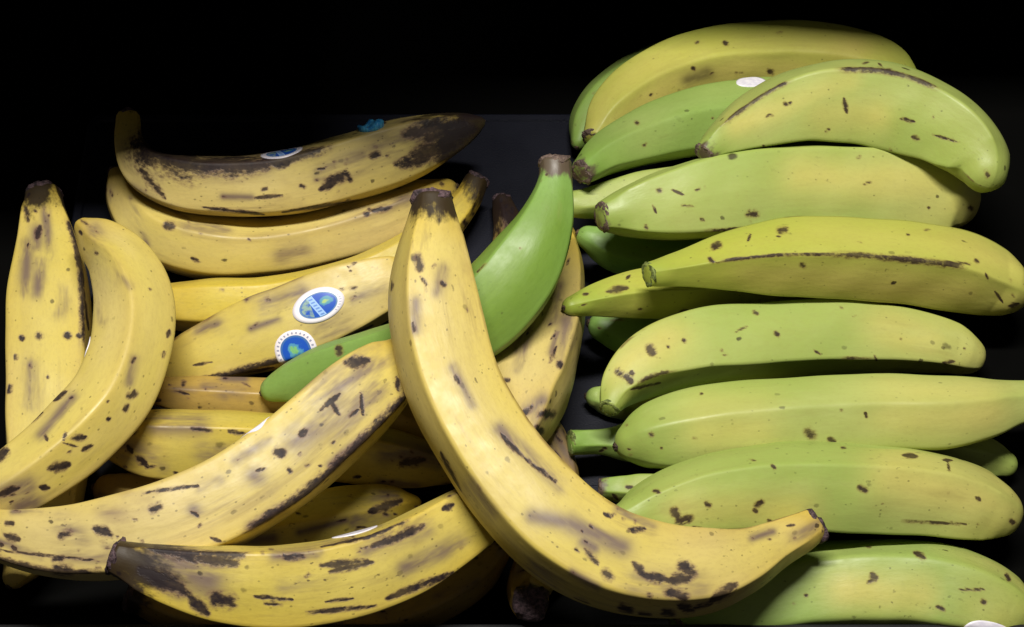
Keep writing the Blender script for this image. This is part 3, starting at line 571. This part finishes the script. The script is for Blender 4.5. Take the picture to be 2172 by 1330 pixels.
    # ends: dried cut stem or blossom nub
    for e, (typ, i, sg) in enumerate(((f.ends[0], 0, -1), (f.ends[1], n - 1, 1))):
        if typ == 'round': continue
        rr = 28; ta = np.linspace(0, 2 * math.pi, rr, endpoint=False)
        if typ == 'cut':
            flat_ = 1.0 if f.pal in ('yellow', 'gold', 'dim_ochre', 'deep') else 0.55
            prof = [(a_ * flat_, b_) for a_, b_ in [(-0.25, 0.90), (-0.10, 1.00), (0.08, 1.00), (0.20, 0.97), (0.30, 0.88), (0.34, 0.74), (0.30, 0.55), (0.34, 0.30), (0.30, 0.03)]]
            mt = f.stub or (M_STUB if f.pal in ('yellow', 'gold', 'dim_ochre') else M_STUBG); nm = 'stem_end'; amp = 0.17 if f.key == 'black tip' else 0.11
        else:
            prof = [(0.52, 0.40), (0.66, 0.33), (0.78, 0.27), (0.86, 0.21), (0.89, 0.12), (0.86, 0.02)]
            mt = M_NUB; nm = 'blossom_tip'; amp = 0.10
        vv = []
        for q, (ax, ra) in enumerate(prof):
            wob = 1 + amp * np.sin(3 * ta + ph[5] + q * .7) + amp * np.sin(7 * ta + ph[6] + q) * 0.7 + rs.uniform(-amp, amp, rr) * 0.5
            axw = ax + (rs.uniform(-.05, .05, rr) if q > 2 else 0)
            org = P[i] + (sg * T[i] * (abs(ext[i]) - 0.75 * r[i]) if typ == 'nub' else 0)
            vv.append(org + sg * T[i] * r[i] * (axw[:, None] if np.ndim(axw) else axw) + (r[i] * ra * wob)[:, None] * (np.cos(ta)[:, None] * N[i] + np.sin(ta)[:, None] * B[i]))
        g = grid(len(prof), rr)
        if sg < 0: g = g[:, ::-1]
        add(nm, np.vstack(vv), g, mt)
    # stickers follow the peel
    for (sx, sy, sa, sb, ang, style, *turn) in f.stickers:
        dist = np.hypot(px - sx, py - sy) + np.where(face, 0, 1e4)
        ii = int(dist.argmin()); i0, j0 = divmod(ii, ring)
        depth = -((Vf[ii] - CAM) @ AX_B); mpp = depth / FPX
        i0 = min(max(i0, 6), m - 8)
        if turn: j0 = int(round(math.radians(turn[0]) / (2 * math.pi) * ring)) % ring; ii = i0 * ring + j0
        # image direction of the fruit's axis here
        ax_, ay_ = px[(i0 + 3) * ring + j0] - px[(i0 - 3) * ring + j0], py[(i0 + 3) * ring + j0] - py[(i0 - 3) * ring + j0]
        phi = math.radians(ang) - math.atan2(ay_, ax_)
        nr, na = 7, 40
        pts = []; uvs = []
        radii = [0.0] + [(q + 1) / nr for q in range(nr)] + [1.0]
        for q, rad in enumerate(radii):
            for a in np.linspace(0, 2 * math.pi, na, endpoint=False):
                x, y = rad * math.cos(a), rad * math.sin(a)
                lx, ly = x * sa * mpp, y * sb * mpp
                du = lx * math.cos(phi) - ly * math.sin(phi); dv = lx * math.sin(phi) + ly * math.cos(phi)
                ss = SA[i0] + du; fi = np.interp(ss, SA, np.arange(m)); ia = int(min(m - 2, fi)); fr = fi - ia
                tj = (th[j0] + dv / max(1e-4, RA[i0])) / (2 * math.pi) * ring; ja = int(math.floor(tj)); fj = tj - ja
                p = (V[ia, ja % ring] * (1 - fr) + V[ia + 1, ja % ring] * fr) * (1 - fj) + (V[ia, (ja + 1) % ring] * (1 - fr) + V[ia + 1, (ja + 1) % ring] * fr) * fj
                aa = tj / ring * 2 * math.pi
                nn = math.cos(aa) * NA[ia] + math.sin(aa) * BA[ia]
                crumple = 0.0035 * (0.6 + math.sin(2.9 * x + 1.3 * y) * math.cos(1.7 * y - 1.2 * x)) * (0.4 + rad) if style == 'blue' else 0.0
                pts.append(p + nn * (crumple + 0.0005 if q < len(radii) - 1 else -0.0002)); uvs.append((0.5 + x / 2, 0.5 - y / 2))
        o = add('sticker', np.array(pts), grid(len(radii), na), M_ST[style])
        uv = o.data.uv_layers.new(name='UVMap'); li = np.zeros(len(o.data.loops), int); o.data.loops.foreach_get('vertex_index', li)
        uv.data.foreach_set('uv', np.array(uvs, np.float32)[li].ravel())
        o['label'] = {'oval': 'blue oval fruit sticker with white border', 'round': 'round blue fruit sticker with white border', 'blue': 'bit of sky blue tape', 'white': 'white edged fruit sticker seen on its side'}[style]
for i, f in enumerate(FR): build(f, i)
print('fruit', len(FR))
